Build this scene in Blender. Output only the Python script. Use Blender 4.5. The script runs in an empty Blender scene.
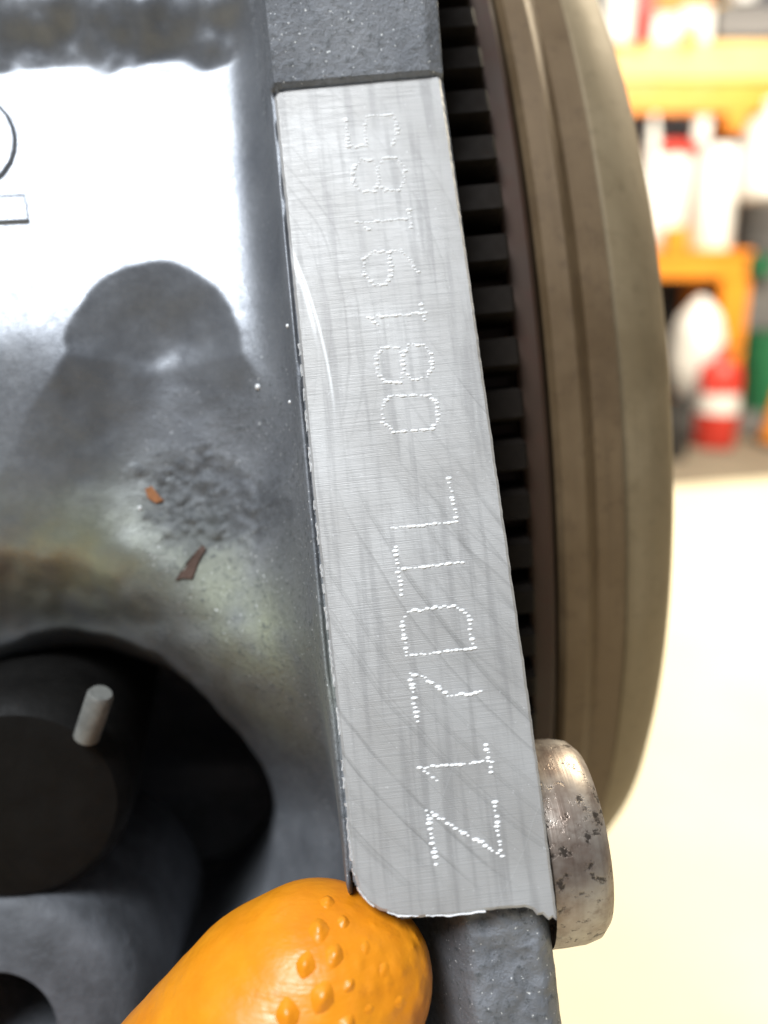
import bpy, bmesh, math, random
import numpy as np
from mathutils import Vector, Matrix, noise
from mathutils.bvhtree import BVHTree

random.seed(7); np.random.seed(7)
scene = bpy.context.scene
R = math.radians
MM = 0.001

# ------------------------------------------------------------------ camera
F = 828.0                       # focal length in pixels of a 768 x 1024 frame
PITCH = 15.0                    # camera looks down a little
CAM = Vector((0, 0, 0.90))
cd = bpy.data.cameras.new('camera')
cam = bpy.data.objects.new('camera', cd); scene.collection.objects.link(cam)
cd.sensor_fit = 'VERTICAL'; cd.sensor_height = 24.0; cd.lens = 24.0 * F / 1024
cd.clip_start = 0.005; cd.clip_end = 100
cam.location = CAM; cam.rotation_euler = (R(90 - PITCH), 0, 0)
cd.dof.use_dof = True; cd.dof.focus_distance = 0.0885; cd.dof.aperture_fstop = 8.0
scene.camera = cam
CM = Matrix.Translation(CAM) @ Matrix.Rotation(R(90 - PITCH), 4, 'X')

# ------------------------------------------------------------------ light of the workshop
w = bpy.data.worlds.new('World'); scene.world = w; w.use_nodes = True
w.node_tree.nodes['Background'].inputs[0].default_value = (0.92, 0.95, 1.0, 1)
w.node_tree.nodes['Background'].inputs[1].default_value = 0.125

def lamp(name, loc, target, sx, sy, power, col):
    l = bpy.data.lights.new(name, 'AREA'); l.shape = 'RECTANGLE'; l.size = sx; l.size_y = sy
    l.energy = power; l.color = col
    o = bpy.data.objects.new(name, l); scene.collection.objects.link(o)
    o.location = loc
    o.rotation_euler = (Vector(target) - Vector(loc)).to_track_quat('-Z', 'Y').to_euler()
    return o
# cool tube light over and behind the photographer, warm lamps over the floor and the shelves
lamp('ceiling_lamp_near', (-0.50, -0.76, 2.25), (-0.03, 0.1, 0.9), 0.56, 0.60, 44, (0.90, 0.95, 1.0))
lamp('ceiling_lamp_floor', (1.6, 2.2, 2.9), (1.2, 2.6, 0), 1.6, 1.0, 205, (1.0, 0.88, 0.66))
lamp('ceiling_lamp_shelf', (2.2, 3.4, 3.0), (2.3, 5.4, 1.0), 1.8, 0.6, 120, (1.0, 0.93, 0.82))

vs = scene.view_settings
vs.view_transform = 'Standard'; vs.look = 'None'; vs.exposure = 0; vs.gamma = 1; vs.use_curve_mapping = False
scene.cycles.max_bounces = 8

# ------------------------------------------------------------------ frames and helpers
def cray(px, py):
    return Vector(((px - 384) / F, (512 - py) / F, -1.0))          # camera space
def at_depth(px, py, d):
    return CM @ (cray(px, py) * d)
def at_y(px, py, Y):                                               # world point on the upright plane y = Y
    p = CM.to_3x3() @ cray(px, py)
    return CAM + p * ((Y - CAM.y) / p.y)
def at_z(px, py, Z):
    p = CM.to_3x3() @ cray(px, py)
    return CAM + p * ((Z - CAM.z) / p.z)

# engine frame: X along the crankshaft, Y up along the stamped pad, Z out of the pad
ex = Vector((0.99398, 0.10379, -0.03499)).normalized()
ey = Vector((-0.0101, 0.0891, -0.0164)); ey = (ey - ex * ey.dot(ex)).normalized()
ez = ex.cross(ey)
e0 = cray(412, 495) * 0.0895
EC = Matrix(((ex.x, ey.x, ez.x, e0.x), (ex.y, ey.y, ez.y, e0.y), (ex.z, ey.z, ez.z, e0.z), (0, 0, 0, 1)))
EM = CM @ EC                                                       # engine -> world
ECI = EC.inverted()
O_E = ECI @ Vector((0, 0, 0))                                      # camera in the engine frame
def loc(px, py, z=0.0):
    """point of the engine frame under a pixel at height z (metres) above the pad plane"""
    d = ECI.to_3x3() @ cray(px, py)
    return O_E + d * ((z - O_E.z) / d.z)

def smooth(t):
    t = np.clip(t, 0, 1); return t * t * (3 - 2 * t)

def mesh_obj(name, verts, faces, mat, parent=None, shade=True, mtx=None):
    me = bpy.data.meshes.new(name)
    me.from_pydata([tuple(v) for v in verts], [], faces); me.update()
    return link(name, me, mat, parent, shade, mtx)
def link(name, me, mat, parent=None, shade=True, mtx=None):
    o = bpy.data.objects.new(name, me); scene.collection.objects.link(o)
    if mat and not me.materials: me.materials.append(mat)
    if shade:
        me.polygons.foreach_set('use_smooth', [True] * len(me.polygons))
    if mtx is not None: o.matrix_local = mtx
    if parent: o.parent = parent
    return o
def bm_obj(name, bm, mat, parent=None, shade=False, mtx=None, sharp=None):
    bmesh.ops.recalc_face_normals(bm, faces=bm.faces)
    me = bpy.data.meshes.new(name); bm.to_mesh(me); bm.free()
    if shade and sharp: me.set_sharp_from_angle(angle=R(sharp))
    return link(name, me, mat, parent, shade, mtx)
def tag(o, label, cat, group=None):
    o['label'] = label; o['category'] = cat
    if group: o['group'] = group
    return o
def empty(name, mtx):
    o = bpy.data.objects.new(name, None); scene.collection.objects.link(o)
    o.matrix_world = mtx; o.empty_display_size = 0.01
    return o
def lathe(profile, seg=48, axis='Z', a0=0, a1=2 * math.pi):
    bm = bmesh.new(); full = abs(a1 - a0 - 2 * math.pi) < 1e-6
    n = seg if full else seg + 1
    rings = []
    for k in range(n):
        t = a0 + (a1 - a0) * k / seg
        ring = []
        for r, h in profile:
            if axis == 'Z': ring.append(bm.verts.new((r * math.cos(t), r * math.sin(t), h)))
            else: ring.append(bm.verts.new((h, r * math.sin(t), r * math.cos(t))))
        rings.append(ring)
    for k in range(seg):
        A, B = rings[k], rings[(k + 1) % n]
        for j in range(len(profile) - 1):
            bm.faces.new((A[j], B[j], B[j + 1], A[j + 1]))
    bmesh.ops.remove_doubles(bm, verts=bm.verts, dist=1e-7)
    return bm
def box(bm, x0, x1, y0, y1, z0, z1, bev=0.0):
    r = bmesh.ops.create_cube(bm, size=1)
    vs_ = r['verts']
    for v in vs_:
        v.co = Vector(((x0 + x1) / 2 + v.co.x * (x1 - x0), (y0 + y1) / 2 + v.co.y * (y1 - y0), (z0 + z1) / 2 + v.co.z * (z1 - z0)))
    if bev:
        es = list({e for v in vs_ for e in v.link_edges})
        bmesh.ops.bevel(bm, geom=es, offset=bev, segments=2, affect='EDGES')
    return bm

# ------------------------------------------------------------------ materials
class NT:
    def __init__(s, name):
        s.m = bpy.data.materials.new(name); s.m.use_nodes = True
        s.t = s.m.node_tree; s.b = s.t.nodes['Principled BSDF']
    def n(s, kind, **kw):
        nd = s.t.nodes.new(kind)
        for k, v in kw.items(): setattr(nd, k, v)
        return nd
    def l(s, a, b): s.t.links.new(a, b)
    def val(s, sock, v):
        if hasattr(v, 'is_linked') or isinstance(v, bpy.types.NodeSocket): s.l(v, sock)
        else: sock.default_value = v
    def math(s, op, a, b=0.0, clamp=False):
        nd = s.n('ShaderNodeMath', operation=op, use_clamp=clamp)
        s.val(nd.inputs[0], a); s.val(nd.inputs[1], b); return nd.outputs[0]
    def coord(s): return s.n('ShaderNodeTexCoord').outputs['Object']
    def mapping(s, v, scale=(1, 1, 1), rot=(0, 0, 0), off=(0, 0, 0)):
        nd = s.n('ShaderNodeMapping'); s.l(v, nd.inputs[0])
        nd.inputs['Scale'].default_value = scale; nd.inputs['Rotation'].default_value = rot; nd.inputs['Location'].default_value = off
        return nd.outputs[0]
    def noise(s, v, scale, detail=4, rough=.6, out=0):
        nd = s.n('ShaderNodeTexNoise'); s.l(v, nd.inputs['Vector'])
        nd.inputs['Scale'].default_value = scale; nd.inputs['Detail'].default_value = detail; nd.inputs['Roughness'].default_value = rough
        return nd.outputs[out]
    def ramp(s, f, stops):
        nd = s.n('ShaderNodeValToRGB'); s.l(f, nd.inputs[0])
        e = nd.color_ramp.elements
        while len(e) < len(stops): e.new(0.5)
        for k, (p, c) in enumerate(stops):
            e[k].position = p; e[k].color = c if len(c) == 4 else (*c, 1)
        return nd.outputs[0]
    def sm(s, f, a, b, lo=0.0, hi=1.0):
        nd = s.n('ShaderNodeMapRange', interpolation_type='SMOOTHSTEP'); s.val(nd.inputs[0], f)
        nd.inputs[1].default_value = a; nd.inputs[2].default_value = b; nd.inputs[3].default_value = lo; nd.inputs[4].default_value = hi
        return nd.outputs[0]
    def mix(s, f, a, b, mode='MIX'):
        nd = s.n('ShaderNodeMix', data_type='RGBA', blend_type=mode)
        s.val(nd.inputs[0], f)
        for sock, v in ((nd.inputs[6], a), (nd.inputs[7], b)):
            if isinstance(v, tuple): sock.default_value = v if len(v) == 4 else (*v, 1)
            else: s.l(v, sock)
        return nd.outputs[2]
    def bump(s, h, strength, dist, prev=None):
        nd = s.n('ShaderNodeBump'); s.l(h, nd.inputs['Height'])
        s.val(nd.inputs['Strength'], strength); nd.inputs['Distance'].default_value = dist
        if prev: s.l(prev, nd.inputs['Normal'])
        return nd.outputs[0]
    def set(s, **kw):
        names = {'color': 'Base Color', 'rough': 'Roughness', 'metal': 'Metallic', 'normal': 'Normal', 'coat': 'Coat Weight', 'coatr': 'Coat Roughness', 'spec': 'Specular IOR Level', 'aniso': 'Anisotropic', 'sss': 'Subsurface Weight', 'trans': 'Transmission Weight'}
        for k, v in kw.items():
            sock = s.b.inputs[names[k]]
            if isinstance(v, tuple): sock.default_value = v if len(v) == 4 else (*v, 1)
            else: s.val(sock, v)
        return s.m

def simple(name, col, rough=.5, metal=0.0, var=.25, scale=8.0, bump=0.0, bscale=60., bdist=.002, spec=.5):
    t = NT(name); c = t.coord()
    f = t.noise(c, scale, 5)
    lo = tuple(x * (1 - var) for x in col); hi = tuple(min(1, x * (1 + var)) for x in col)
    t.set(color=t.ramp(f, [(.3, lo), (.7, hi)]), rough=t.sm(t.noise(c, scale * 2.3, 4), .3, .7, max(.02, rough - .08), min(1, rough + .08)), metal=metal, spec=spec)
    if bump: t.set(normal=t.bump(t.noise(c, bscale, 6, .65), bump, bdist))
    return t.m

def casting_material(name, dark, light, rough):
    t = NT(name); c = t.coord()
    big = t.noise(c, 90, 5, .6); fine = t.noise(c, 1100, 6, .75); mid = t.noise(c, 380, 5, .65)
    col = t.ramp(big, [(.3, dark), (.72, light)])
    st = t.n('ShaderNodeAttribute', attribute_name='stain').outputs['Fac']
    stn = t.math('MULTIPLY', st, t.sm(t.noise(c, 70, 4, .6), .2, .7), True)
    col = t.mix(t.math('MULTIPLY', stn, .8), col, (.38, .40, .25))
    ru = t.n('ShaderNodeAttribute', attribute_name='grit').outputs['Fac']
    gr = t.math('MULTIPLY', ru, t.sm(fine, .52, .68), True)
    col = t.mix(t.math('MULTIPLY', gr, .8), col, (.10, .11, .115))
    spk = t.sm(t.noise(c, 2300, 2, .5), .68, .75)
    col = t.mix(t.math('MULTIPLY', spk, ru, True), col, (.85, .86, .86))
    br = t.n('ShaderNodeAttribute', attribute_name='broken').outputs['Fac']
    col = t.mix(t.math('MULTIPLY', br, .6), col, t.ramp(t.noise(c, 500, 5, .7), [(.35, (.035, .037, .042)), (.7, (.15, .155, .165))]))
    n1 = t.bump(mid, .10, .0004)
    n2 = t.bump(fine, t.math('ADD', t.math('MULTIPLY', ru, .75), .12), .0003, n1)
    t.set(color=col, rough=t.math('ADD', t.sm(fine, .3, .7, rough - .05, rough + .10), t.math('MULTIPLY', ru, .2)), normal=n2, spec=.5, metal=.55)
    return t.m
M = {}
M['casting'] = casting_material('painted_casting', (.17, .18, .20), (.28, .29, .31), .38)
M['deep_casting'] = simple('oily_casting', (.03, .032, .036), .55, 0, .5, 120, .6, 500, .0006)
M['plug'] = simple('black_plug', (.007, .0065, .006), .6, 0, .3, 200, .3, 800, .0003, .15)
M['boss'] = simple('grey_boss', (.085, .09, .10), .6, 0, .4, 150, .5, 600, .0005)
M['pin'] = simple('bare_pin', (.20, .20, .185), .6, .3, .3, 400)
M['rust'] = simple('rust_flake', (.07, .038, .026), .8, 0, .3, 500, .5, 900, .0003)
M['orange_rust'] = simple('fresh_rust', (.36, .15, .06), .8, 0, .3, 900)

def pad_material():
    t = NT('machined_pad'); c = t.coord()
    mm = t.mapping(c, (1000, 1000, 1000))
    sep = t.n('ShaderNodeSeparateXYZ'); t.l(mm, sep.inputs[0]); x, y = sep.outputs[0], sep.outputs[1]
    hb = t.noise(t.mapping(mm, (.12, 9, 1)), 1, 4, .65)               # fine cross brushing
    vb = t.noise(t.mapping(mm, (.75, .045, 1), off=(3, 1, 0)), 1, 4, .55)   # lengthways bands
    patch = t.noise(mm, .09, 3, .5)
    def swirl(cx, cy, pitch, lo, hi, wob, fine=.35):
        """arcs left by a turning tool round (cx, cy), a line every pitch mm"""
        d = t.n('ShaderNodeVectorMath', operation='DISTANCE'); t.l(mm, d.inputs[0]); d.inputs[1].default_value = (cx, cy, 0)
        w_ = t.math('ADD', d.outputs['Value'], t.math('MULTIPLY', t.noise(mm, .07, 2), wob))
        s1 = t.math('SINE', t.math('MULTIPLY', w_, 6.283 / pitch))
        cmb = t.n('ShaderNodeCombineXYZ'); t.l(w_, cmb.inputs[0])
        nz = t.noise(cmb.outputs[0], 2.6 / pitch, 4, .65)
        v = t.math('ADD', t.math('MULTIPLY', s1, fine), t.math('MULTIPLY', t.math('SUBTRACT', nz, .5), 3.2))
        return t.sm(v, lo, hi)
    def patchy(off, a_, b_):
        return t.sm(t.noise(t.mapping(mm, (.09, .06, .1), off=off), 1, 2), a_, b_)
    mul = lambda *a_: a_[0] if len(a_) == 1 else t.math('MULTIPLY', a_[0], mul(*a_[1:]))
    k1 = mul(swirl(66, 26, 2.3, .12, .85, 1.2, .42), t.sm(y, 9, -10), t.sm(y, -42, -36), patchy((7, 2, 0), .2, .45))
    k4 = mul(swirl(70, 50, 1.6, .1, .8, 1.2, .35), t.sm(x, -6, 4), t.sm(y, -30, -16), t.sm(y, 30, 12), patchy((1, 5, 0), .3, .55))
    k2 = mul(swirl(-46, -4, 1.9, .45, .85, 1.5), t.sm(y, -22, -31), t.sm(x, -7, 1))
    k3 = mul(swirl(-40, 20, 1.7, .2, .8, 2.5), t.sm(y, 2, 14), patchy((3, 9, 0), .3, .55))
    base = t.ramp(patch, [(.3, (.385, .372, .358)), (.7, (.495, .488, .48))])
    base = t.mix(t.sm(vb, .47, .66, 0, .45), base, (.25, .243, .24))
    base = t.mix(t.sm(hb, .48, .70, 0, .50), base, (.28, .277, .275))
    base = t.mix(t.math('MULTIPLY', k1, .55), base, (.20, .197, .19))
    base = t.mix(t.math('MULTIPLY', k4, .42), base, (.22, .215, .21))
    base = t.mix(t.math('MULTIPLY', k2, .6), base, (.72, .73, .74))
    base = t.mix(t.math('MULTIPLY', k3, .34), base, (.24, .233, .225))
    dots = t.sm(t.noise(mm, 1.6, 3, .6), .66, .74)
    base = t.mix(t.math('MULTIPLY', dots, .35), base, (.75, .75, .75))
    # two long bright tool scratches by the upper left edge
    for cx, cy, rad, y0, y1, wd in ((-62, 14, 53.6, 20, 36, .2), (-75, 10, 67.6, 12, 30, .13)):
        d = t.n('ShaderNodeVectorMath', operation='DISTANCE'); t.l(mm, d.inputs[0]); d.inputs[1].default_value = (cx, cy, 0)
        e = t.math('ABSOLUTE', t.math('SUBTRACT', d.outputs['Value'], rad))
        k = t.math('MULTIPLY', t.sm(e, wd * 2, 0), t.math('MULTIPLY', t.sm(y, y0 - 4, y0 + 3), t.sm(y, y1 + 4, y1 - 3)))
        base = t.mix(t.math('MULTIPLY', k, .42), base, (.92, .93, .93))
    h = t.math('ADD', hb, t.math('MULTIPLY', t.math('SUBTRACT', k2, t.math('ADD', k1, t.math('MULTIPLY', k3, .2))), .6))
    t.set(color=base, metal=.20, spec=.22, rough=t.sm(hb, .3, .7, .34, .50), normal=t.bump(h, .5, .00008), aniso=.35)
    return t.m
M['pad'] = pad_material()
M['peen'] = simple('fresh_peened_metal', (.92, .92, .92), .35, .10, .08, 2500)
M['sleeve'] = None
def worn_steel(name, cols, rough, metal, grime, rings=True, scale=60, spots=False):
    t = NT(name); c = t.coord()
    f = t.noise(c, scale, 5, .6)
    col = t.ramp(f, [(.3, cols[0]), (.7, cols[1])])
    g = t.noise(c, 420, 5, .7)
    col = t.mix(t.sm(g, .5, .72, 0, .55), col, grime)
    fine = t.noise(t.mapping(c, (900, 25, 25)), 1, 3) if rings else t.noise(c, 700, 4)
    col = t.mix(t.sm(fine, .45, .75, 0, .25), col, grime)
    pt = t.noise(c, scale * .4, 6, .7)
    col = t.mix(t.sm(pt, .5, .62, 0, .35), col, grime)
    if spots:
        pit = t.noise(c, 650, 4, .7)
        col = t.mix(t.sm(pit, .56, .66, 0, .85), col, (.045, .035, .028))
        fine = t.math('SUBTRACT', fine, t.sm(pit, .54, .66))
    t.set(color=col, metal=metal, rough=t.sm(f, .3, .7, rough - .06, rough + .1), normal=t.bump(fine, .25 if spots else .15, .0002))
    return t.m
M['sleeve'] = worn_steel('worn_sleeve', ((.26, .19, .15), (.56, .52, .46)), .40, .65, (.10, .055, .035), scale=150, spots=True)
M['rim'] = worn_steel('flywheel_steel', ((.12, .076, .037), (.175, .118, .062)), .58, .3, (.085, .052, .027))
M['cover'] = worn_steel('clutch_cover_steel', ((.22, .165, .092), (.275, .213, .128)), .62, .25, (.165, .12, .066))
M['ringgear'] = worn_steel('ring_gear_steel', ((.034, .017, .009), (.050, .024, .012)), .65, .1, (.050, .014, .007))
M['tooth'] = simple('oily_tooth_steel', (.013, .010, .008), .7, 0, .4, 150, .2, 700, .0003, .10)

def glove_material():
    t = NT('orange_glove_rubber'); c = t.coord()
    f = t.noise(c, 120, 4)
    col = t.ramp(f, [(.3, (.80, .25, .008)), (.7, (.92, .34, .014))])
    h = t.noise(c, 420, 5, .6); wr = t.noise(t.mapping(c, (90, 320, 200)), 1, 4, .6)
    n1 = t.bump(wr, .45, .0006)
    vo = t.n('ShaderNodeTexVoronoi', feature='SMOOTH_F1'); t.l(t.mapping(c, (1, .8, 1), rot=(0, 0, .6)), vo.inputs['Vector']); vo.inputs['Scale'].default_value = 620
    sp = t.n('ShaderNodeSeparateXYZ'); t.l(c, sp.inputs[0])
    side = t.sm(t.math('ADD', sp.outputs[0], t.math('MULTIPLY', sp.outputs[1], -.25)), .0035, .0100)
    vh = t.math('MULTIPLY', t.math('SUBTRACT', 1.0, vo.outputs['Distance']), side)
    n1 = t.bump(vh, .55, .0006, n1)
    n2 = t.bump(h, .4, .00025, n1)
    col = t.mix(t.sm(t.noise(c, 260, 6, .7), .58, .72, 0, .35), col, (.42, .12, .01))
    t.set(color=col, rough=t.sm(h, .3, .7, .30, .44), normal=n2, spec=.5, sss=.0)
    return t.m
M['glove'] = glove_material()

# ------------------------------------------------------------------ setting: floor and wall of the workshop
def ground(name, pts, z, mat):
    o = mesh_obj(name, [(x, y, z) for x, y in pts], [tuple(range(len(pts)))], mat, shade=False)
    o['kind'] = 'structure'; return o
M['floor_shade'] = simple('shaded_floor', (.20, .165, .12), .8, 0, .25, 3, .3, 40, .004)  # brown of the far floor strip: shading under the shelf put into the colour
M['cream'] = simple('cream_floor', (.80, .73, .55), .5, 0, .06, 2.5, .1, 30, .002)
M['wall'] = simple('grey_wall', (.16, .165, .185), .8, 0, .15, 1.5, .2, 30, .003)
ground('floor', [(-6, -3), (9, -3), (9, 9), (-6, 9)], 0.0, M['floor_shade'])
a = at_z(670, 487, .004); b = at_z(768, 479, .004)
sl = (b.y - a.y) / (b.x - a.x)
ground('near_floor', [(-2, -2.5), (6, -2.5), (6, a.y + sl * (6 - a.x)), (-2, a.y + sl * (-2 - a.x))], 0.004, M['cream'])  # cream sheet stops where the painted shading of the far floor begins
bm = bmesh.new(); box(bm, -6, 9, 6.6, 6.8, 0.0, 4.2)
bm_obj('back_wall', bm, M['wall'])['kind'] = 'structure'

# ------------------------------------------------------------------ engine block
engine = empty('engine_block', EM)
tag(engine, 'dark grey cast engine block with a bare metal number pad', 'engine block')

# --- casting: one relief surface with the flange, the side wall, the hollow and the deep recess
def build_casting():
    xs = np.concatenate([np.arange(-80, -12, .42), np.arange(-12, -9, .15), np.arange(-9, 9.71, .3)])
    ys = np.concatenate([np.arange(-82, -48, .38), np.arange(-48, -42, .2), np.arange(-42, 49, .34), np.arange(49, 52, .14), np.arange(52, 82, .4)])
    nx, ny = len(xs), len(ys)
    X, Y = np.meshgrid(xs, ys)
    # design coordinates: where a point of the wall (10 mm behind the pad) appears in the photograph
    Pz = np.where(X < -11, -10.0, 0.0) + 0 * Y
    P = np.stack([X, Y, Pz], -1) * MM
    m3 = np.array(EC.to_3x3()); t3 = np.array(EC.translation)
    Q = P @ m3.T + t3
    PX = 384 - F * Q[..., 0] / Q[..., 2]; PY = 512 + F * Q[..., 1] / Q[..., 2]
    # pad edges in engine mm
    XL = -10.6
    n1 = np.empty_like(X); n2 = np.empty_like(X); n3 = np.empty_like(X)
    for j in range(ny):
        for i in range(nx):
            p = Vector((X[j, i], Y[j, i], 3.3))
            n1[j, i] = noise.fractal(p * .11, 1.0, 2.0, 3)
            n2[j, i] = noise.fractal(p * .45, .9, 2.0, 3)
            n3[j, i] = noise.noise(p * 2.1)
    # --- side wall
    wall = -11.0 + 0 * X
    wall += (5.0 * smooth((66 + 14 * n1 - PY) / 50) + .012 * np.clip(18 - PY, 0, 60)) * smooth((275 - PX) / 25)             # thicker shoulder at the top
    wall -= 9.0 * smooth((PY - 315) / 280)                                              # turns under
    # scooped hollow above the boss
    dy = PY - 350; dx = (PX - 152) / (84 * (1 + np.clip(dy, 0, 300) / 110)); r = np.sqrt(dx ** 2 + (np.where(dy < 0, dy, 0) / 88) ** 2) + .08 * n1
    cone = .5 * smooth(1.04 - r) + .5 * np.sin(np.clip(1.04 - r, 0, 1) * 1.57)
    fade = np.where(dy < 0, 1.0, 1 - smooth((dy - 40) / 330))
    wall -= 5.2 * cone * fade
    # rounded edge of the boss under the hollow
    dyb = PY - (372 - 26 * np.exp(-((PX - 175) / 60) ** 2))
    wall += .25 * np.exp(-(dyb / 16) ** 2) * np.exp(-((PX - 165) / 75) ** 2)
    # broken lump of the casting skin
    g = np.exp(-(((PX - 195) / 75) ** 2 + ((PY - 480) / 60) ** 2))
    pm = smooth((np.exp(-(((PX - 195 - .25 * (PY - 485)) / 78) ** 2 + ((PY - 490) / 52) ** 2)) + .30 * n2 + .2 * n1 - .22) / .40)
    pm = pm * smooth((np.exp(-(((PX - 195) / 110) ** 2 + ((PY - 490) / 80) ** 2)) - .15) / .3)
    wall += pm * (1.2 * np.abs(n2) + .4 * np.abs(n3) - .8)
    # raised lip round the recess
    q = np.sqrt(((PX - 0) / 205) ** 2 + ((PY - 895) / 250) ** 2) + .025 * n1
    wall += 1.2 * np.exp(-((q - 1.55) / .22) ** 2)
    wall -= 13.0 * smooth((1.60 - q) / .60) ** 1.4 + 56.0 * smooth((1.10 - q) / .30)
    # --- flange flank between the wall and the pad edge
    d = (XL - X)
    wdt = 2.0 + 3.4 * smooth((PY - 330) / 220)
    top = -0.55 - .18 * np.clip(d, 0, 9)
    k = 1 - np.exp(-np.clip(d - .5, 0, 99) / wdt * smooth((d + .2) / 2.0))
    Z = top * (1 - k) + wall * k
    Z -= (X < XL) * 30 * smooth((PY - 630) / 260) * smooth((d - .2) / 2.4) * smooth((1.9 - q) / .3 + 1)
    # --- under and around the pad
    inside = X >= XL
    TOPY, BOTY = 50.55, -42.6
    zin = np.where(Y > TOPY, .75 + .42 * (Y - TOPY) + .05 * n2 - .5 * np.clip((X - 7.8), 0, 2), -0.9)
    zlow = -3.2 - .9 * np.clip((X - 7.5), 0, 9) ** 2 * .6 - 17 * smooth((1.0 - X) / 7.0) + .35 * n2 - .10 * np.clip(BOTY - Y, 0, 30)
    zin = np.where(Y < BOTY, zlow, zin)
    cr = np.hypot(X + 6.2, Y + 37.6)
    zin = np.where((X < -6.2) & (Y < -37.6) & (cr > 4.3), -9.0, zin)
    Z = np.where(inside, zin, Z)
    # left of the pad and above it the casting stands at the height of the top piece
    kt = smooth((Y - TOPY + .6) / 1.2) * smooth((1.2 - d) / 1.8) * (X < XL)
    Z = Z * (1 - kt) + kt * (.70 + .40 * (Y - TOPY))
    # below the pad the finger recess
    kl = smooth((BOTY - Y + 4) / 8.0) * (X < XL)
    Z = Z * (1 - kl) + kl * np.minimum(Z, -20)
    # thin open joint along the left edge of the pad
    Z -= .9 * np.exp(-((X + 10.65) / .2) ** 2) * (Y > BOTY) * (Y < TOPY) * smooth((n1 + .35) * 2)
    grit = np.clip(smooth((PX - 60) / 120) * smooth((PY - 335) / 90) + .35 * smooth((PX - 230) / 40) + .9 * (Y > TOPY) * (X > -13) + (Y < BOTY), 0, 1)
    flat = 1 - .85 * smooth((330 - PY) / 60) * (X < -13)
    grit = np.clip(grit + pm, 0, 1)
    Z += (.03 * n2 + .035 * n3 * grit + .12 * n1) * flat
    stain = np.exp(-(((PX - 40) / 90) ** 2 + ((PY - 545) / 75) ** 2)) * .9 + .95 * np.exp(-(((PX - 245 - (PY - 640) * .45) / 75) ** 2 + ((PY - 640) / 110) ** 2))
    stain = np.clip(stain, 0, 1)
    verts = np.stack([X, Y, Z], -1).reshape(-1, 3) * MM
    idx = np.arange(nx * ny).reshape(ny, nx)
    faces = np.stack([idx[:-1, :-1], idx[:-1, 1:], idx[1:, 1:], idx[1:, :-1]], -1).reshape(-1, 4)
    # skirts give the casting its thickness
    vl = [verts]; fl = [faces]; base = nx * ny
    for ring, depth in ((idx[:, -1], -13), (idx[::-1, 0], -90), (idx[0, :], -90), (idx[-1, ::-1], -60)):
        low = verts[ring].copy(); low[:, 2] = np.minimum(depth * MM, low[:, 2] - .002)
        vl.append(low); n = len(ring)
        li = base + np.arange(n); base += n
        fl.append(np.stack([ring[:-1], li[:-1], li[1:], ring[1:]], -1))
    verts = np.concatenate(vl); faces = np.concatenate(fl)
    me = bpy.data.meshes.new('casting')
    me.vertices.add(len(verts)); me.vertices.foreach_set('co', verts.ravel())
    me.loops.add(faces.size); me.loops.foreach_set('vertex_index', faces.ravel().astype(np.int32))
    me.polygons.add(len(faces)); me.polygons.foreach_set('loop_start', np.arange(0, faces.size, 4, dtype=np.int32))
    me.update(calc_edges=True); me.validate()
    for nm, arr in (('stain', stain), ('grit', grit), ('broken', pm)):
        at = me.attributes.new(nm, 'FLOAT', 'POINT'); full = np.zeros(len(verts)); full[:nx * ny] = arr.ravel()
        at.data.foreach_set('value', full)
    o = link('casting', me, M['casting'], engine)
    return o
casting = build_casting()
bvh_cast = BVHTree.FromPolygons([v.co[:] for v in casting.data.vertices], [p.vertices[:] for p in casting.data.polygons])
def on_casting(px, py):
    d = (ECI.to_3x3() @ cray(px, py)).normalized()
    h = bvh_cast.ray_cast(O_E, d)
    return h[0], h[1]

# --- machined number pad
def resample(pts, step, closed=False):
    out = []; P = [Vector(p) for p in pts]
    if closed: P.append(P[0])
    for a_, b_ in zip(P[:-1], P[1:]):
        n = max(1, int((b_ - a_).length / step + .5))
        out += [a_.lerp(b_, k / n) for k in range(n)]
    if not closed: out.append(P[-1])
    return out
pad_px = [(274, 97), (278, 91), (287, 89), (340, 84), (400, 78), (438, 75), (441, 79),
          (452, 155), (466, 250), (480, 350), (494, 450), (508, 548), (524, 660), (538, 762), (549, 850), (556, 905), (557, 921),
          (553, 918), (549, 921), (543, 915), (538, 916), (533, 910), (525, 908), (505, 909), (480, 912), (450, 916), (420, 918), (398, 916), (380, 911), (368, 903), (359, 891), (353, 872),
          (349, 840), (340, 735), (327, 620), (314, 500), (299, 340), (286, 210)]
pts = resample([loc(x, y, 0) for x, y in pad_px], .0007, True)
pts = [p + Vector((random.gauss(0, 1), random.gauss(0, 1), 0)) * .000022 for p in pts]
bm = bmesh.new()
topv = [bm.verts.new(p) for p in pts]
f = bm.faces.new(topv)
ext = bmesh.ops.extrude_face_region(bm, geom=[f])
for g_ in ext['geom']:
    if isinstance(g_, bmesh.types.BMVert): g_.co.z -= .0013
bmesh.ops.recalc_face_normals(bm, faces=bm.faces)
tf = max(bm.faces, key=lambda f_: (len(f_.verts) > 20) * 10 + f_.calc_center_median().z)
r_ = bmesh.ops.inset_region(bm, faces=[tf], thickness=.0003, use_even_offset=False)
for e_ in tf.verts: e_.co.z = 0
for f_ in r_['faces']:
    for v_ in f_.verts:
        if v_ not in set(tf.verts): v_.co.z = -.00024
pad = bm_obj('number_pad', bm, M['pad'], engine)
pad['label'] = 'bare machined metal pad with dot stamped number'

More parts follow.
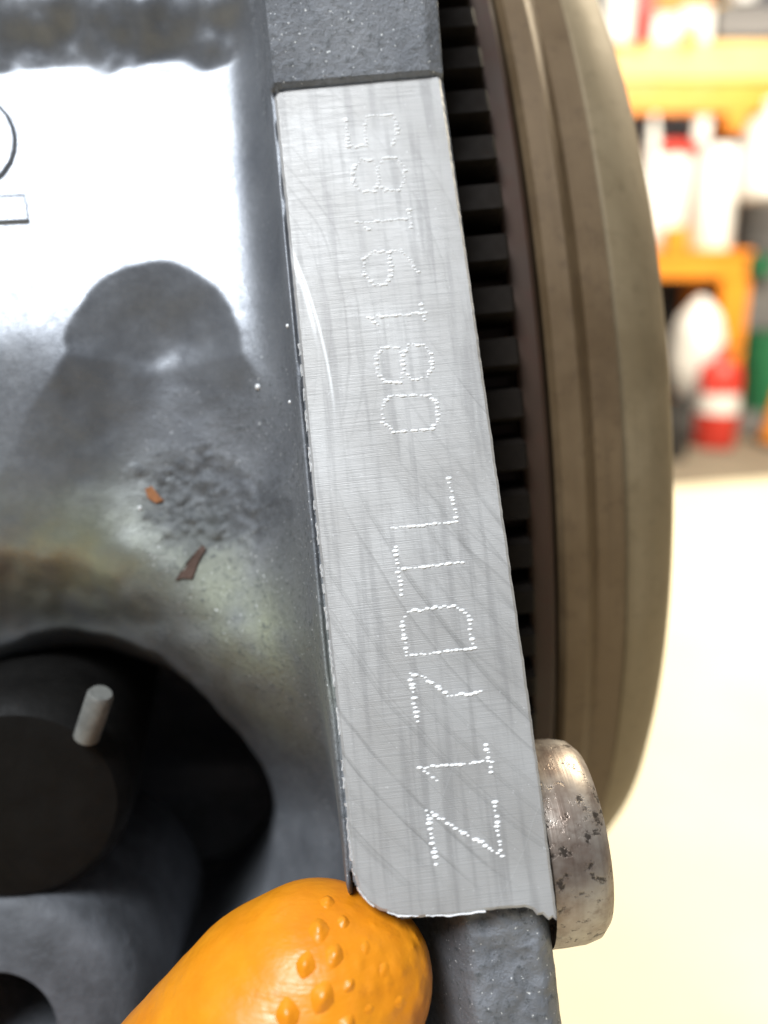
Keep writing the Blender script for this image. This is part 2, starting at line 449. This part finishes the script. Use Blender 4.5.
# --- ragged bright burr along the left and lower edge of the pad
edge = resample([loc(x, y, 0) for x, y in [(299, 340), (314, 500), (327, 620), (340, 735), (349, 840), (353, 872), (359, 891), (368, 903), (380, 911), (398, 916), (450, 916), (500, 910)]], .00035)
bm = bmesh.new(); prev = None
for k_, p in enumerate(edge):
    on = noise.noise(Vector((k_ * .21, 4.2, 0))) > -.12
    w_ = .00012 * (1 + .6 * noise.noise(Vector((k_ * .5, 1, 0)))); h_ = random.uniform(-.00006, .00005)
    tg = (edge[min(k_ + 1, len(edge) - 1)] - edge[max(k_ - 1, 0)]).normalized(); nr = Vector((tg.y, -tg.x, 0))
    if nr.x > 0 and k_ < len(edge) * .7: nr = -nr
    c_ = p + nr * random.uniform(-.00003, .00009)
    row = [bm.verts.new(c_ - nr * w_ + Vector((0, 0, -.00022))), bm.verts.new(c_ + Vector((0, 0, h_))), bm.verts.new(c_ + nr * w_ + Vector((0, 0, -.0004)))]
    if prev and on:
        bm.faces.new((prev[0], row[0], row[1], prev[1])); bm.faces.new((prev[1], row[1], row[2], prev[2]))
    prev = row
bmesh.ops.delete(bm, geom=[v for v in bm.verts if not v.link_faces], context='VERTS')
bm_obj('burr', bm, M['peen'], pad)

# --- dot peened characters: every stroke a row of small craters
STROKES = {
 'Z': [[(427, 810), (436, 863)], [(427, 810), (502, 856)], [(494, 802), (502, 856)]],
 '1a': [[(420, 768), (492, 761)], [(486, 745), (491, 771)], [(420, 768), (437, 780)]],
 '7': [[(418, 722), (410, 674), (421, 676), (437, 686), (448, 696), (480, 692)]],
 'D': [[(475, 648), (407, 656), (403, 622), (408, 612), (419, 609.5), (454, 606.5), (469, 615), (471, 635), (475, 648)]],
 'T': [[(395, 547), (402, 594)], [(399, 569), (463, 562)]],
 'L': [[(392, 528), (457, 522), (449, 479)]],
 '0': [[(394, 432), (433, 429), (438, 419), (437, 403), (430, 395), (389, 396), (383, 406), (383, 422), (394, 432)]],
 '8a': [[(386, 382), (377, 372), (376, 356), (383, 347), (398, 348), (403, 355), (404, 369), (400, 382), (386, 382)],
        [(404, 355), (408.5, 344), (422.5, 345.5), (431, 354), (432, 368), (427, 377), (413, 380), (405, 371)]],
 '1b': [[(369, 317), (425, 313)], [(421, 302), (424, 320)], [(369, 317), (378, 324)]],
 '9': [[(371, 252), (364, 259), (365, 275), (374.5, 284.5), (386, 284), (392, 273), (389, 252)], [(371, 252), (400, 250), (411, 259), (418, 272)]],
 '1c': [[(357, 223), (411, 218)], [(409, 209.5), (411, 227)], [(357, 223), (369, 229)]],
 '8b': [[(353, 184), (352, 171), (360.5, 159), (372, 160), (378, 167), (379, 180), (374.5, 191), (363, 192), (353, 184)],
        [(379, 166), (383, 158), (396, 158), (404, 167), (404.5, 180), (399, 190), (384, 191), (379, 183)]],
 '5': [[(346, 118), (348, 146), (367, 146), (365, 132), (366, 117), (377, 115), (392, 114.6), (397, 122), (397.5, 133), (391, 146)]],
}
def crater(bm, c, rx, ry, rot, h):
    n = 9; rings = []
    for s_, z_ in ((1.0, -.00001), (.62, h), (.32, h * .75)):
        rings.append([bm.verts.new(c + Vector((rx * s_ * math.cos(t + rot * 0) , ry * s_ * math.sin(t), z_ + random.uniform(-.15, .15) * h * (s_ < 1)))) for t in [2 * math.pi * k / n for k in range(n)]])
    cc = bm.verts.new(c + Vector((0, 0, h * .03)))
    for a_, b_ in zip(rings[:-1], rings[1:]):
        for k in range(n): bm.faces.new((a_[k], a_[(k + 1) % n], b_[(k + 1) % n], b_[k]))
    for k in range(n): bm.faces.new((rings[-1][k], rings[-1][(k + 1) % n], cc))
WORDS = {'Z': 'letter Z', '1a': 'digit 1', '7': 'digit 7', 'D': 'letter D', 'T': 'letter T', 'L': 'letter L', '0': 'digit 0', '8a': 'digit 8', '1b': 'digit 1', '9': 'digit 9', '1c': 'digit 1', '8b': 'digit 8', '5': 'digit 5'}
for key, strokes in STROKES.items():
    bm = bmesh.new(); seen = []
    for st in strokes:
        L = [loc(x, y, .00001) for x, y in st]
        for p in resample(L, .00047):
            if any((p - s_).length < .0003 for s_ in seen): continue
            seen.append(p)
            pj = p + Vector((random.gauss(0, 1), random.gauss(0, 1), 0)) * .00006
            sc = random.uniform(.5, 1.2)
            crater(bm, pj, .00034 * sc * random.uniform(.8, 1.15), .00016 * sc, 0, .00013 * sc)
    o = bm_obj('stamped_character', bm, M['peen'], pad, shade=True)
    o['label'] = 'dot stamped ' + WORDS[key]

# --- cast raised figure on the side wall
def raised_figure():
    # the figure 2 as a flat topped ribbon standing proud of the wall, partly outside the frame
    cl = []
    for k in range(15):
        t = R(165 - 205 * k / 14)
        cl.append((-32 + 34 * math.cos(t), 143 - 34 * math.sin(t)))
    cl += [(-30, 184), (-50, 197), (-62, 210)]
    def ribbon(line, wd, name):
        bm = bmesh.new(); P = [Vector((x, y, 0)) for x, y in line]
        rows = []
        for k, p in enumerate(P):
            tg = (P[min(k + 1, len(P) - 1)] - P[max(k - 1, 0)]).normalized(); nr = Vector((-tg.y, tg.x, 0))
            row = []
            for s_, z_ in ((-1.32, -.16), (-.98, .36), (-.90, .42), (.90, .42), (.98, .36), (1.32, -.16)):
                q_ = p + nr * wd * s_
                hit = loc(q_.x, q_.y, -.011)
                row.append(bm.verts.new(hit + Vector((0, 0, z_ * MM))))
            rows.append(row)
        for a_, b_ in zip(rows[:-1], rows[1:]):
            for j in range(5): bm.faces.new((a_[j], a_[j + 1], b_[j + 1], b_[j]))
        bm.faces.new(rows[0]); bm.faces.new(rows[-1][::-1])
        return bm
    bm = ribbon(cl, 13, 's')
    bm2 = ribbon([(-66, 214), (-20, 211.5), (18, 209.5), (24, 209.5), (27, 209)], 12.5, 'b')
    me2 = bpy.data.meshes.new('t'); bm2.to_mesh(me2); bm2.free(); bm.from_mesh(me2)
    return bm
o = bm_obj('raised_figure', raised_figure(), M['casting'], engine, shade=False)
o['label'] = 'cast raised figure 2 on the side wall'

# --- inside the recess: dark plug, boss with a hole, pin
def facing(px, py, z):
    p = loc(px, py, z); return Matrix.Translation(p)
bm = lathe([(0, .0005), (.0095, .0007), (.0132, .0003), (.0148, -.0012), (.0154, -.004), (.0160, -.045), (0, -.045)], 56)
o = bm_obj('core_plug', bm, M['plug'], engine, True, facing(14, 806, -.029) @ Matrix.Rotation(R(24), 4, 'X') @ Matrix.Rotation(R(8), 4, 'Y'), 35)
o['label'] = 'round black plug in the recess'
bm = lathe([(.0075, -.006), (.0078, -.001), (.0085, 0), (.0165, -.0004), (.0185, -.002), (.0195, -.006), (.0195, -.045)], 64)
o = bm_obj('boss', bm, M['boss'], engine, True, facing(-5, 1035, -.036) @ Matrix.Rotation(R(10), 4, 'X'), 40)
o['label'] = 'grey round boss at the bottom of the recess'
bm = lathe([(0, 0), (.0013, 0), (.0017, .0003), (.0017, .0074), (.0014, .0079), (0, .0079)], 24)
pa = loc(86, 738, -.026); pb = loc(108, 672, -.020)
q_ = (pb - pa).to_track_quat('Z', 'Y').to_matrix().to_4x4()
o = bm_obj('pin', bm, M['pin'], engine, True, Matrix.Translation(pa) @ q_, 40)
o['label'] = 'short pale metal pin in the recess'

# --- flakes and bright specks lying on the casting
def flake(px_list, mat, name, lift=.0003):
    bm = bmesh.new(); up = []; dn = []
    for x, y in px_list:
        h, n_ = on_casting(x, y)
        up.append(bm.verts.new(h + n_ * lift)); dn.append(bm.verts.new(h - n_ * .0004))
    bm.faces.new(up); bm.faces.new(dn[::-1])
    for k in range(len(up)):
        j = (k + 1) % len(up); bm.faces.new((up[k], dn[k], dn[j], up[j]))
    return bm_obj(name, bm, mat, engine)
flake([(203, 545), (206, 549), (199, 562), (193, 579), (183, 578), (176, 580), (187, 563), (197, 552)], M['rust'], 'rust_flake')['label'] = 'thin brown rust sliver on the casting'
flake([(145, 489), (152, 487), (159, 496), (164, 501), (156, 503), (148, 498)], M['orange_rust'], 'rust_flake')['label'] = 'small orange rust spot on the casting'
for x, y, s_ in ((258, 387, .00042), (290, 402, .00025), (288, 326, .0003), (140, 508, .0003)):
    h, n_ = on_casting(x, y)
    bm = bmesh.new(); bmesh.ops.create_icosphere(bm, subdivisions=1, radius=s_)
    bm_obj('metal_speck', bm, M['peen'], engine, True, Matrix.Translation(h))

# --- hollow dowel sleeve beside the pad
zs = -.0125
cs = loc(560, 838, zs)
xr = loc(589, 850, zs).x; s0 = .0099 - (xr - .0138)
bm = lathe([(.0075, s0), (.0075, .0126), (.0082, .0136), (.0096, .0138), (.0106, .0128), (.0110, .0112), (.0111, .009), (.0111, s0)], 72, 'X')
o = bm_obj('dowel_sleeve', bm, M['sleeve'], engine, True, Matrix.Translation(Vector((xr - .0138, cs.y, zs))), 40)
o['label'] = 'worn brownish metal dowel sleeve beside the pad'

# ------------------------------------------------------------------ flywheel with ring gear and clutch cover
fa = ex
fv = Vector((0, 0, 1)); fv = (fv - fa * fv.dot(fa)).normalized()
fu = fv.cross(fa)
FC = Matrix(((fa.x, fu.x, fv.x, .0122), (fa.y, fu.y, fv.y, .0286), (fa.z, fu.z, fv.z, -.2368), (0, 0, 0, 1)))
fly = empty('flywheel', CM @ FC)
tag(fly, 'brown steel flywheel edge with dark ring gear teeth behind the pad', 'flywheel')
U = Vector((fa.x, fu.x, fv.x)), Vector((0, 1, 0))
SEG = 260
rim = bm_obj('rim', lathe([(.060, .0046), (.1180, .0046), (.1246, .0047), (.1256, .0055), (.1256, .0086), (.1252, .0092), (.1236, .0102), (.1230, .0110), (.1228, .0150), (.1195, .0151), (.060, .0151)], SEG, 'X'), M['rim'], fly, True, None, 30)
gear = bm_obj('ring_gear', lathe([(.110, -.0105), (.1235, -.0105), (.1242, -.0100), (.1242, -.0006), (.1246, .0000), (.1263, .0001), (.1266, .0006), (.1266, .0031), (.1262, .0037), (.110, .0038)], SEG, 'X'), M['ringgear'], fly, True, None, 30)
cover = bm_obj('clutch_cover', lathe([(.095, .0154), (.1185, .0154), (.1200, .0157), (.1204, .0164), (.1200, .0185), (.1183, .0215), (.1155, .0245), (.1118, .0266), (.1090, .0274), (.1070, .0274), (.098, .0272), (.088, .030), (.06, .032)], SEG, 'X'), M['cover'], fly, True, None, 40)
# one tooth, shared by all
bm = bmesh.new()
w0, w1 = .0027, .00165
prof = [(-w0, .1236), (-w0 * .86, .1256), (-w1 * 1.25, .1286), (-w1, .1300), (w1, .1300), (w1 * 1.25, .1286), (w0 * .86, .1256), (w0, .1236)]
A = [bm.verts.new((-.0100, y_, z_)) for y_, z_ in prof]; B = [bm.verts.new((-.0004, y_, z_)) for y_, z_ in prof]
C = [bm.verts.new((0, y_ * .88, z_ - (.0004 if z_ > .126 else 0))) for y_, z_ in prof]
for k in range(7):
    bm.faces.new((A[k], A[k + 1], B[k + 1], B[k])); bm.faces.new((B[k], B[k + 1], C[k + 1], C[k]))
bm.faces.new(A); bm.faces.new(C[::-1])
bmesh.ops.recalc_face_normals(bm, faces=bm.faces)
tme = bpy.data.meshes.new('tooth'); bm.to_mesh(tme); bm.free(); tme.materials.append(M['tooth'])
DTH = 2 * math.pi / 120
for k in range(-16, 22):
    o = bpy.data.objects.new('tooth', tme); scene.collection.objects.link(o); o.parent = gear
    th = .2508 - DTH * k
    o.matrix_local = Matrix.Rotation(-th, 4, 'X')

# ------------------------------------------------------------------ gloved hand
def hand():
    bm = bmesh.new()
    def ball(c, r, sc=None):
        bmesh.ops.create_icosphere(bm, subdivisions=3, radius=r, matrix=Matrix.Translation(c))
    def chain(nodes):
        for (c0, r0), (c1, r1) in zip(nodes[:-1], nodes[1:]):
            n = max(2, int((c1 - c0).length / (.30 * min(r0, r1))))
            for k in range(n + 1):
                t = k / n; ball(c0.lerp(c1, t), r0 + (r1 - r0) * t)
    P = lambda px, py, d: cray(px, py) * d
    K = F / .086
    # thumb in view: tip, first joint, base
    chain([(P(355, 978, .0855), .0083), (P(316, 986, .0855), .0105), (P(292, 1036, .0865), .0140), (P(215, 1118, .088), .0142), (P(130, 1225, .092), .0145), (P(20, 1400, .100), .0165)])
    palm0 = P(20, 1400, .100)
    wrist = palm0 + Vector((-.055, -.075, .035))
    chain([(palm0, .018), (palm0 + Vector((-.03, -.02, .005)), .021), (wrist, .026), (wrist + Vector((-.03, -.06, .03)), .028)])
    # four curled fingers under the frame
    for k, (ln, rr) in enumerate(((.036, .0095), (.040, .0098), (.037, .0094), (.029, .0085))):
        b0 = palm0 + Vector((-.012 - .012 * k, .004 - .017 * k, -.030 - .002 * k))
        k1 = b0 + Vector((.6, -.25, -.75)).normalized() * ln
        k2 = k1 + Vector((.55, -.35, .55)).normalized() * ln * .62
        k3 = k2 + Vector((-.35, -.25, .85)).normalized() * ln * .5
        chain([(palm0 + Vector((-.03, -.02, .005)), .017), (b0, rr * 1.15), (k1, rr), (k2, rr * .93), (k3, rr * .82)])
    me = bpy.data.meshes.new('gloved_hand'); bm.to_mesh(me); bm.free()
    # to a local frame at the wrist end
    o = bpy.data.objects.new('gloved_hand', me); scene.collection.objects.link(o)
    md = o.modifiers.new('r', 'REMESH'); md.mode = 'VOXEL'; md.voxel_size = .0011
    sm_ = o.modifiers.new('s', 'SMOOTH'); sm_.factor = .5; sm_.iterations = 8
    dg = bpy.context.evaluated_depsgraph_get()
    me2 = bpy.data.meshes.new_from_object(o.evaluated_get(dg))
    bpy.data.objects.remove(o); 
    return me2
hm = hand(); hm.name = 'gloved_hand'; hm.materials.clear()
glove = link('gloved_hand', hm, M['glove'], None, True, CM)
tag(glove, 'thumb in a bumpy orange rubber glove pressing below the number pad', 'gloved hand')
bvh = BVHTree.FromPolygons([v.co[:] for v in hm.vertices], [p.vertices[:] for p in hm.polygons])
bm = bmesh.new()      # one grip bump: a small four sided rounded pyramid
rg = []
for s_, z_ in ((1.5, -.0003), (1.15, .00002), (.85, .00016), (.55, .00036), (.28, .00050)):
    rg.append([bm.verts.new((s_ * .00092 * (1 - .12 * abs(math.sin(2 * t))) * math.cos(t), s_ * .00115 * (1 - .12 * abs(math.sin(2 * t))) * math.sin(t), z_)) for t in [2 * math.pi * k / 12 for k in range(12)]])
tp = bm.verts.new((0, 0, .00054))
for a_, b_ in zip(rg[:-1], rg[1:]):
    for k in range(12): bm.faces.new((a_[k], a_[(k + 1) % 12], b_[(k + 1) % 12], b_[k]))
for k in range(12): bm.faces.new((rg[-1][k], rg[-1][(k + 1) % 12], tp))
bme = bpy.data.meshes.new('grip_bump'); bm.to_mesh(bme); bm.free(); bme.materials.append(M['glove'])
bme.polygons.foreach_set('use_smooth', [True] * len(bme.polygons))
bumps = [(325, 904, .8), (318, 931, 1.05), (345, 919, .7), (307, 966, 1.15), (337, 957, 1.0), (290, 1012, 1.25), (324, 998, 1.15), (366, 945, .6), (352, 984, .7), (278, 1050, 1.2), (312, 1046, 1.1), (345, 1030, .9), (384, 972, .55), (372, 1010, .6), (398, 1000, .5)]
for x, y, s_ in bumps:
    h = bvh.ray_cast(Vector((0, 0, 0)), cray(x + random.uniform(-3, 3), y + random.uniform(-3, 3)).normalized())
    if h[0] is None: continue
    o = bpy.data.objects.new('grip_bump', bme); scene.collection.objects.link(o); o.parent = glove
    rq = h[1].to_track_quat('Z', 'Y').to_matrix().to_4x4()
    s2 = max(s_ * .85, .5) * random.uniform(.85, 1.1)
    o.matrix_local = Matrix.Translation(h[0]) @ rq @ Matrix.Rotation(random.uniform(-.3, .3), 4, 'Z') @ Matrix.Diagonal((s2, s2, s2 * (1.15 if s_ > .65 else .45), 1))

# ------------------------------------------------------------------ workshop things behind
M['orange'] = simple('orange_paint', (.86, .29, .02), .45, 0, .08, 4, .1, 40, .001)
M['pale_orange'] = simple('yellow_shelf_board', (.90, .55, .18), .5, 0, .08, 4, .1, 40, .001)
M['white'] = simple('white_plastic', (.84, .83, .80), .4, 0, .03, 5)
M['red'] = simple('red_paint', (.62, .045, .03), .35, 0, .08, 6)
M['green'] = simple('green_plastic', (.03, .20, .085), .45, 0, .15, 6)
M['dark'] = simple('black_rubber', (.03, .028, .027), .6, 0, .3, 10)
M['grey'] = simple('grey_plastic', (.20, .19, .185), .6, 0, .15, 6)
M['yellow'] = simple('yellow_plastic', (.75, .50, .04), .45, 0, .08, 6)
M['blue'] = simple('dark_blue_plastic', (.035, .04, .12), .5, 0, .1, 6)

def span(px0, px1, py0, py1, Y):
    a_ = at_y(px0, (py0 + py1) / 2, Y); b_ = at_y(px1, (py0 + py1) / 2, Y)
    m_ = (px0 + px1) / 2
    return a_.x, b_.x, at_y(m_, py1, Y).z, at_y(m_, py0, Y).z
def boxpart(name, ext, mat, parent, bev=.006):
    bm = bmesh.new(); box(bm, *ext, bev); return bm_obj(name, bm, mat, parent)

YB = 5.35
# orange workbench
x0, x1, zb, zt = span(640, 748, 250, 279, YB)
bench = empty('workbench', Matrix.Translation((x1, YB, 0))); tag(bench, 'orange metal workbench carrying the white canisters', 'workbench')
X0 = -1.9; T = zt
boxpart('bench_top', (X0 + .0, .02, -.02, .75, T - .035, T), M['orange'], bench)
boxpart('rail', (X0, 0, 0, .04, T - .17, T - .037), M['orange'], bench)
lx0, lx1, _, _ = span(719, 747, 280, 350, YB)
for xx in (lx0 - x1, X0 + .02):
    for yy in (.0, .66):
        boxpart('leg', (xx, xx + (lx1 - lx0), yy + .002, yy + .07, 0, T - .172), M['orange'], bench)
boxpart('lower_shelf', (X0 + .1, -.19, .08, .70, .25, .28), M['dark'], bench)
bx = at_y(690, 300, YB + .7)
boxpart('back_panel', (X0 + .06, lx0 - x1 - .003, .69, .71, .29, T - .175), M['dark'], bench)

# wall shelf, in two boards
xa, xb, za, zc = span(600, 768, 82, 113, YB + .1)
shelf = empty('wall_shelf', Matrix.Translation((xa, YB + .1, za))); tag(shelf, 'long orange wall shelf above the workbench', 'shelf')
LEN = (xb - xa) * 1.5
boxpart('beam', (0, LEN, 0, .05, 0, zc - za), M['orange'], shelf)
_, _, zd, ze = span(600, 768, 60, 80, YB + .1)
boxpart('board', (0, LEN, .0, .55, zd - za + .004, ze - za - .02), M['pale_orange'], shelf)
_, _, zf, zg = span(600, 768, 40, 60, YB + .1)
boxpart('lip', (0, LEN, .03, .06, ze - za - .018, zg - za), M['pale_orange'], shelf)
p_ = at_y(728, 117, YB + .1).x - xa; q2 = at_y(748, 117, YB + .1).x - xa
boxpart('bracket', (p_, q2, .0, .5, -(zc - za) * .55, -.002), M['orange'], shelf)
boxpart('upright', (p_ - .9, p_ - .82, .56, .62, -(za), 0), M['orange'], shelf)
boxpart('upright', (q2 + .95, q2 + 1.03, .56, .62, -(za), 0), M['orange'], shelf)
TOPZ = zg

def bottle(name, px0, px1, py0, py1, Y, mat, label, cat, prof, group=None, zbase=None, cap=None):
    x0, x1, z0, z1 = span(px0, px1, py0, py1, Y)
    if zbase is not None: z0 = zbase
    r = (x1 - x0) / 2; h = z1 - z0
    root = empty(name, Matrix.Translation(((x0 + x1) / 2, Y, z0)))
    tag(root, label, cat, group)
    bm_obj('body', lathe([(p * r, q * h) for p, q in prof], 36), mat, root, True, None, 40)
    if cap:
        cm, cp = cap
        bm_obj('lid', lathe([(p * r, q * h) for p, q in cp], 36), cm, root, True, None, 40)
    return root
BUCKET = [(0, 0), (.84, 0), (.88, .02), (1, .96), (.98, 1.0), (0, 1.0)]
LIDP = [(1.05, .96), (1.06, 1.0), (1.05, 1.06), (.9, 1.10), (0, 1.12)]
JUG = [(0, 0), (.9, 0), (.98, .03), (1, .12), (1, .72), (.9, .84), (.45, .93), (.36, .95), (.36, .99)]
JCAP = [(.40, .97), (.41, 1.07), (.37, 1.09), (0, 1.09)]
bottle('bucket', 640, 688, 154, 249, YB + .30, M['white'], 'white bucket with a red lid on the workbench', 'bucket', BUCKET, None, T, (M['red'], LIDP))
# tall white canister with a slim spout tube
cn = bottle('canister', 694, 735, 146, 249, YB + .18, M['white'], 'tall white canister with a long spout on the workbench', 'canister', [(0, 0), (.92, 0), (1, .03), (1, .93), (.92, .99), (0, 1.0)], None, T)
tb = at_y(699, 60, YB + .18); tbb = at_y(700, 145, YB + .18)
rt = cn.location
boxpart('spout', (tbb.x - rt.x - .045, tbb.x - rt.x + .045, -.04, .04, tbb.z - rt.z, tb.z - rt.z), M['white'], cn, .02)
bottle('bottle', 647, 660, 112, 150, YB + .12, M['white'], 'slim white bottle in front of the red lidded bucket', 'bottle', JUG, None, T)
bottle('jug', 743, 800, 108, 200, YB + .02, M['white'], 'large white jug hanging at the right edge', 'jug', JUG, None, None, (M['white'], JCAP))
# things on the wall shelf
bottle('jug', 598, 634, -25, 46, YB + .12, M['white'], 'white jug on the wall shelf beside the flywheel edge', 'jug', JUG, None, None, (M['red'], JCAP))
def shelfbox(name, px0, px1, py0, py1, Y, mat, label, cat, depth=.25, rot=0):
    x0, x1, z0, z1 = span(px0, px1, py0, py1, Y)
    root = empty(name, Matrix.Translation(((x0 + x1) / 2, Y, z0)) @ Matrix.Rotation(rot, 4, 'Y')); tag(root, label, cat)
    w_ = (x1 - x0) / 2; h = z1 - z0
    boxpart('body', (-w_, w_, 0, depth, 0, h * .8), mat, root, .01)
    boxpart('lid', (-w_ * 1.03, w_ * 1.03, -.008, depth + .008, h * .8 + .003, h), mat, root, .008)
    return root
shelfbox('storage_box', 654, 680, 14, 42, YB + .22, M['white'], 'smaller white box on the wall shelf', 'box')
shelfbox('storage_box', 681, 712, 7, 42, YB + .16, M['white'], 'larger white box on the wall shelf', 'box')
shelfbox('storage_box', 640, 656, -18, 20, YB + .50, M['red'], 'red box at the back of the wall shelf', 'box')
shelfbox('storage_box', 658, 712, -30, 12, YB + .52, M['orange'], 'orange box behind the white boxes on the shelf', 'box')
shelfbox('storage_box', 716, 733, 0, 20, YB + .42, M['yellow'], 'small yellow box on the wall shelf', 'box')
shelfbox('tool_case', 718, 800, 5, 38, YB + .2, M['grey'], 'dark grey tool case on the shelf at the right edge', 'case', .3)
bottle('canister', 728, 758, -20, 4, YB + .36, M['white'], 'white canister behind the dark tool case', 'canister', BUCKET)

# white bag, extinguisher, bins on the floor
bg = at_y(694, 350, YB - .12)
bm = bmesh.new(); bmesh.ops.create_icosphere(bm, subdivisions=4, radius=1)
x0, x1, z0, z1 = span(668, 719, 296, 404, YB - .12)
for v in bm.verts:
    k = 1 + .10 * noise.fractal(v.co * 2.2, 1, 2, 3)
    z_ = v.co.z
    pin_ = 1.0 if z_ < .6 else 1 - .35 * ((z_ - .6) / .4) ** 1.3
    v.co = Vector((v.co.x * k * pin_ * (x1 - x0) / 2, v.co.y * k * pin_ * .16, z_ * (z1 - z0) / 2))
zmin = min(v.co.z for v in bm.verts)
hgt = z0 + 0
tag(bm_obj('sack', bm, M['white'], None, True, Matrix.Translation(((x0 + x1) / 2, YB - .18, (z0 + z1) / 2))), 'bulging white sack hanging in front of the workbench', 'sack')
# stand below the sack
crate = empty('crate', Matrix.Translation(((x0 + x1) / 2, YB - .18, 0))); tag(crate, 'dark crate carrying the white sack', 'crate')
boxpart('body', (-.17, .17, -.15, .17, 0, z0 + .03), M['dark'], crate)

pe = at_z(717, 446, .004); Ye = pe.y
x0, x1, z0, z1 = span(697, 738, 357, 446, Ye)
ext_ = empty('fire_extinguisher', Matrix.Translation(((x0 + x1) / 2, Ye, .004))); tag(ext_, 'red fire extinguisher with a white label standing on the floor', 'fire extinguisher')
r = (x1 - x0) / 2; h = z1
bm_obj('cylinder', lathe([(0, 0), (.93 * r, 0), (r, .03 * h), (r, .80 * h), (.85 * r, .90 * h), (.45 * r, .97 * h), (.3 * r, h), (0, h)], 36), M['red'], ext_, True, None, 40)
bm_obj('label_band', lathe([(r * 1.012, .39 * h), (r * 1.012, .60 * h)], 36), M['white'], ext_, True)
bm = bmesh.new(); box(bm, -.03, .03, -.03, .03, h, h + .04, .005); box(bm, -.02, .11, -.012, .012, h + .042, h + .06, .004)
bm_obj('valve', bm, M['dark'], ext_)
bm = bmesh.new()
for k in range(12):
    t = k / 11
    bmesh.ops.create_icosphere(bm, subdivisions=2, radius=.014, matrix=Matrix.Translation((-r * (.3 + 1.0 * math.sin(t * math.pi * .55)), -.05, h + .02 - t * .85 * h)))
bm_obj('hose', bm, M['grey'], ext_, True)

pw = at_z(677, 458, .004)
x0, x1, z0, z1 = span(666, 688, 400, 458, pw.y)
bk = empty('bottle', Matrix.Translation(((x0 + x1) / 2, pw.y, .004))); tag(bk, 'small black bottle on the floor beside the flywheel edge', 'bottle')
r = (x1 - x0) / 2; h = z1
bm_obj('body', lathe([(0, 0), (.92 * r, 0), (r, .04 * h), (r, .6 * h), (.8 * r, .75 * h), (.4 * r, .85 * h), (.4 * r, h), (0, h)], 28), M['dark'], bk, True, None, 40)

pg = at_z(760, 432, .004)
x0, x1, z0, z1 = span(743, 810, 334, 410, pg.y + .2)
gb = empty('bin', Matrix.Translation(((x0 + x1) / 2, pg.y + .25, 0))); tag(gb, 'green plastic bin at the right edge', 'bin')
r = (x1 - x0) / 2
bm_obj('body', lathe([(0, z0), (.72 * r, z0), (.74 * r, z0 + .01), (.96 * r, z1 * .97), (1.02 * r, z1 * .975), (1.02 * r, z1), (.92 * r, z1), (.70 * r, z0 + .02), (0, z0 + .02)], 36), M['green'], gb, True, None, 40)
bm = bmesh.new(); box(bm, -.3, .3, -.25, .25, 0, z0 - .003, .01); bm_obj('foot', bm, M['grey'], gb)
pc = at_z(775, 446, .004)
cb = empty('traffic_cone', Matrix.Translation((at_y(786, 420, pc.y + .1).x, pc.y + .12, .004))); tag(cb, 'orange cone on the floor at the right edge', 'cone')
bm_obj('body', lathe([(.13, .022), (.12, .03), (.03, .5), (.02, .51), (0, .51)], 32), M['orange'], cb, True, None, 40)
bm = bmesh.new(); box(bm, -.16, .16, -.16, .16, 0, .021, .006); bm_obj('base', bm, M['dark'], cb)
bottle('tin', 664, 688, 228, 249, YB + .08, M['orange'], 'small orange tin in front of the bucket', 'tin', BUCKET, None, T)
bottle('tin', 714, 728, 92, 140, YB + .45, M['blue'], 'dark blue tin under the wall shelf behind the canister', 'tin', BUCKET, None, T)
shelfbox('cabinet', 741, 830, 196, 330, YB + .55, M['grey'], 'tall grey cabinet at the right edge behind the bin', 'cabinet', .35)
shelfbox('storage_box', 752, 775, 255, 275, YB + .40, M['green'], 'small green box in front of the grey cabinet', 'box', .1)
bottle('bottle', 688, 699, 20, 42, YB + .06, M['yellow'], 'small yellow bottle in front of the white boxes', 'bottle', JUG)
bottle('bottle', 640, 650, 12, 44, YB + .06, M['red'], 'small red bottle beside the white jug on the shelf', 'bottle', JUG)
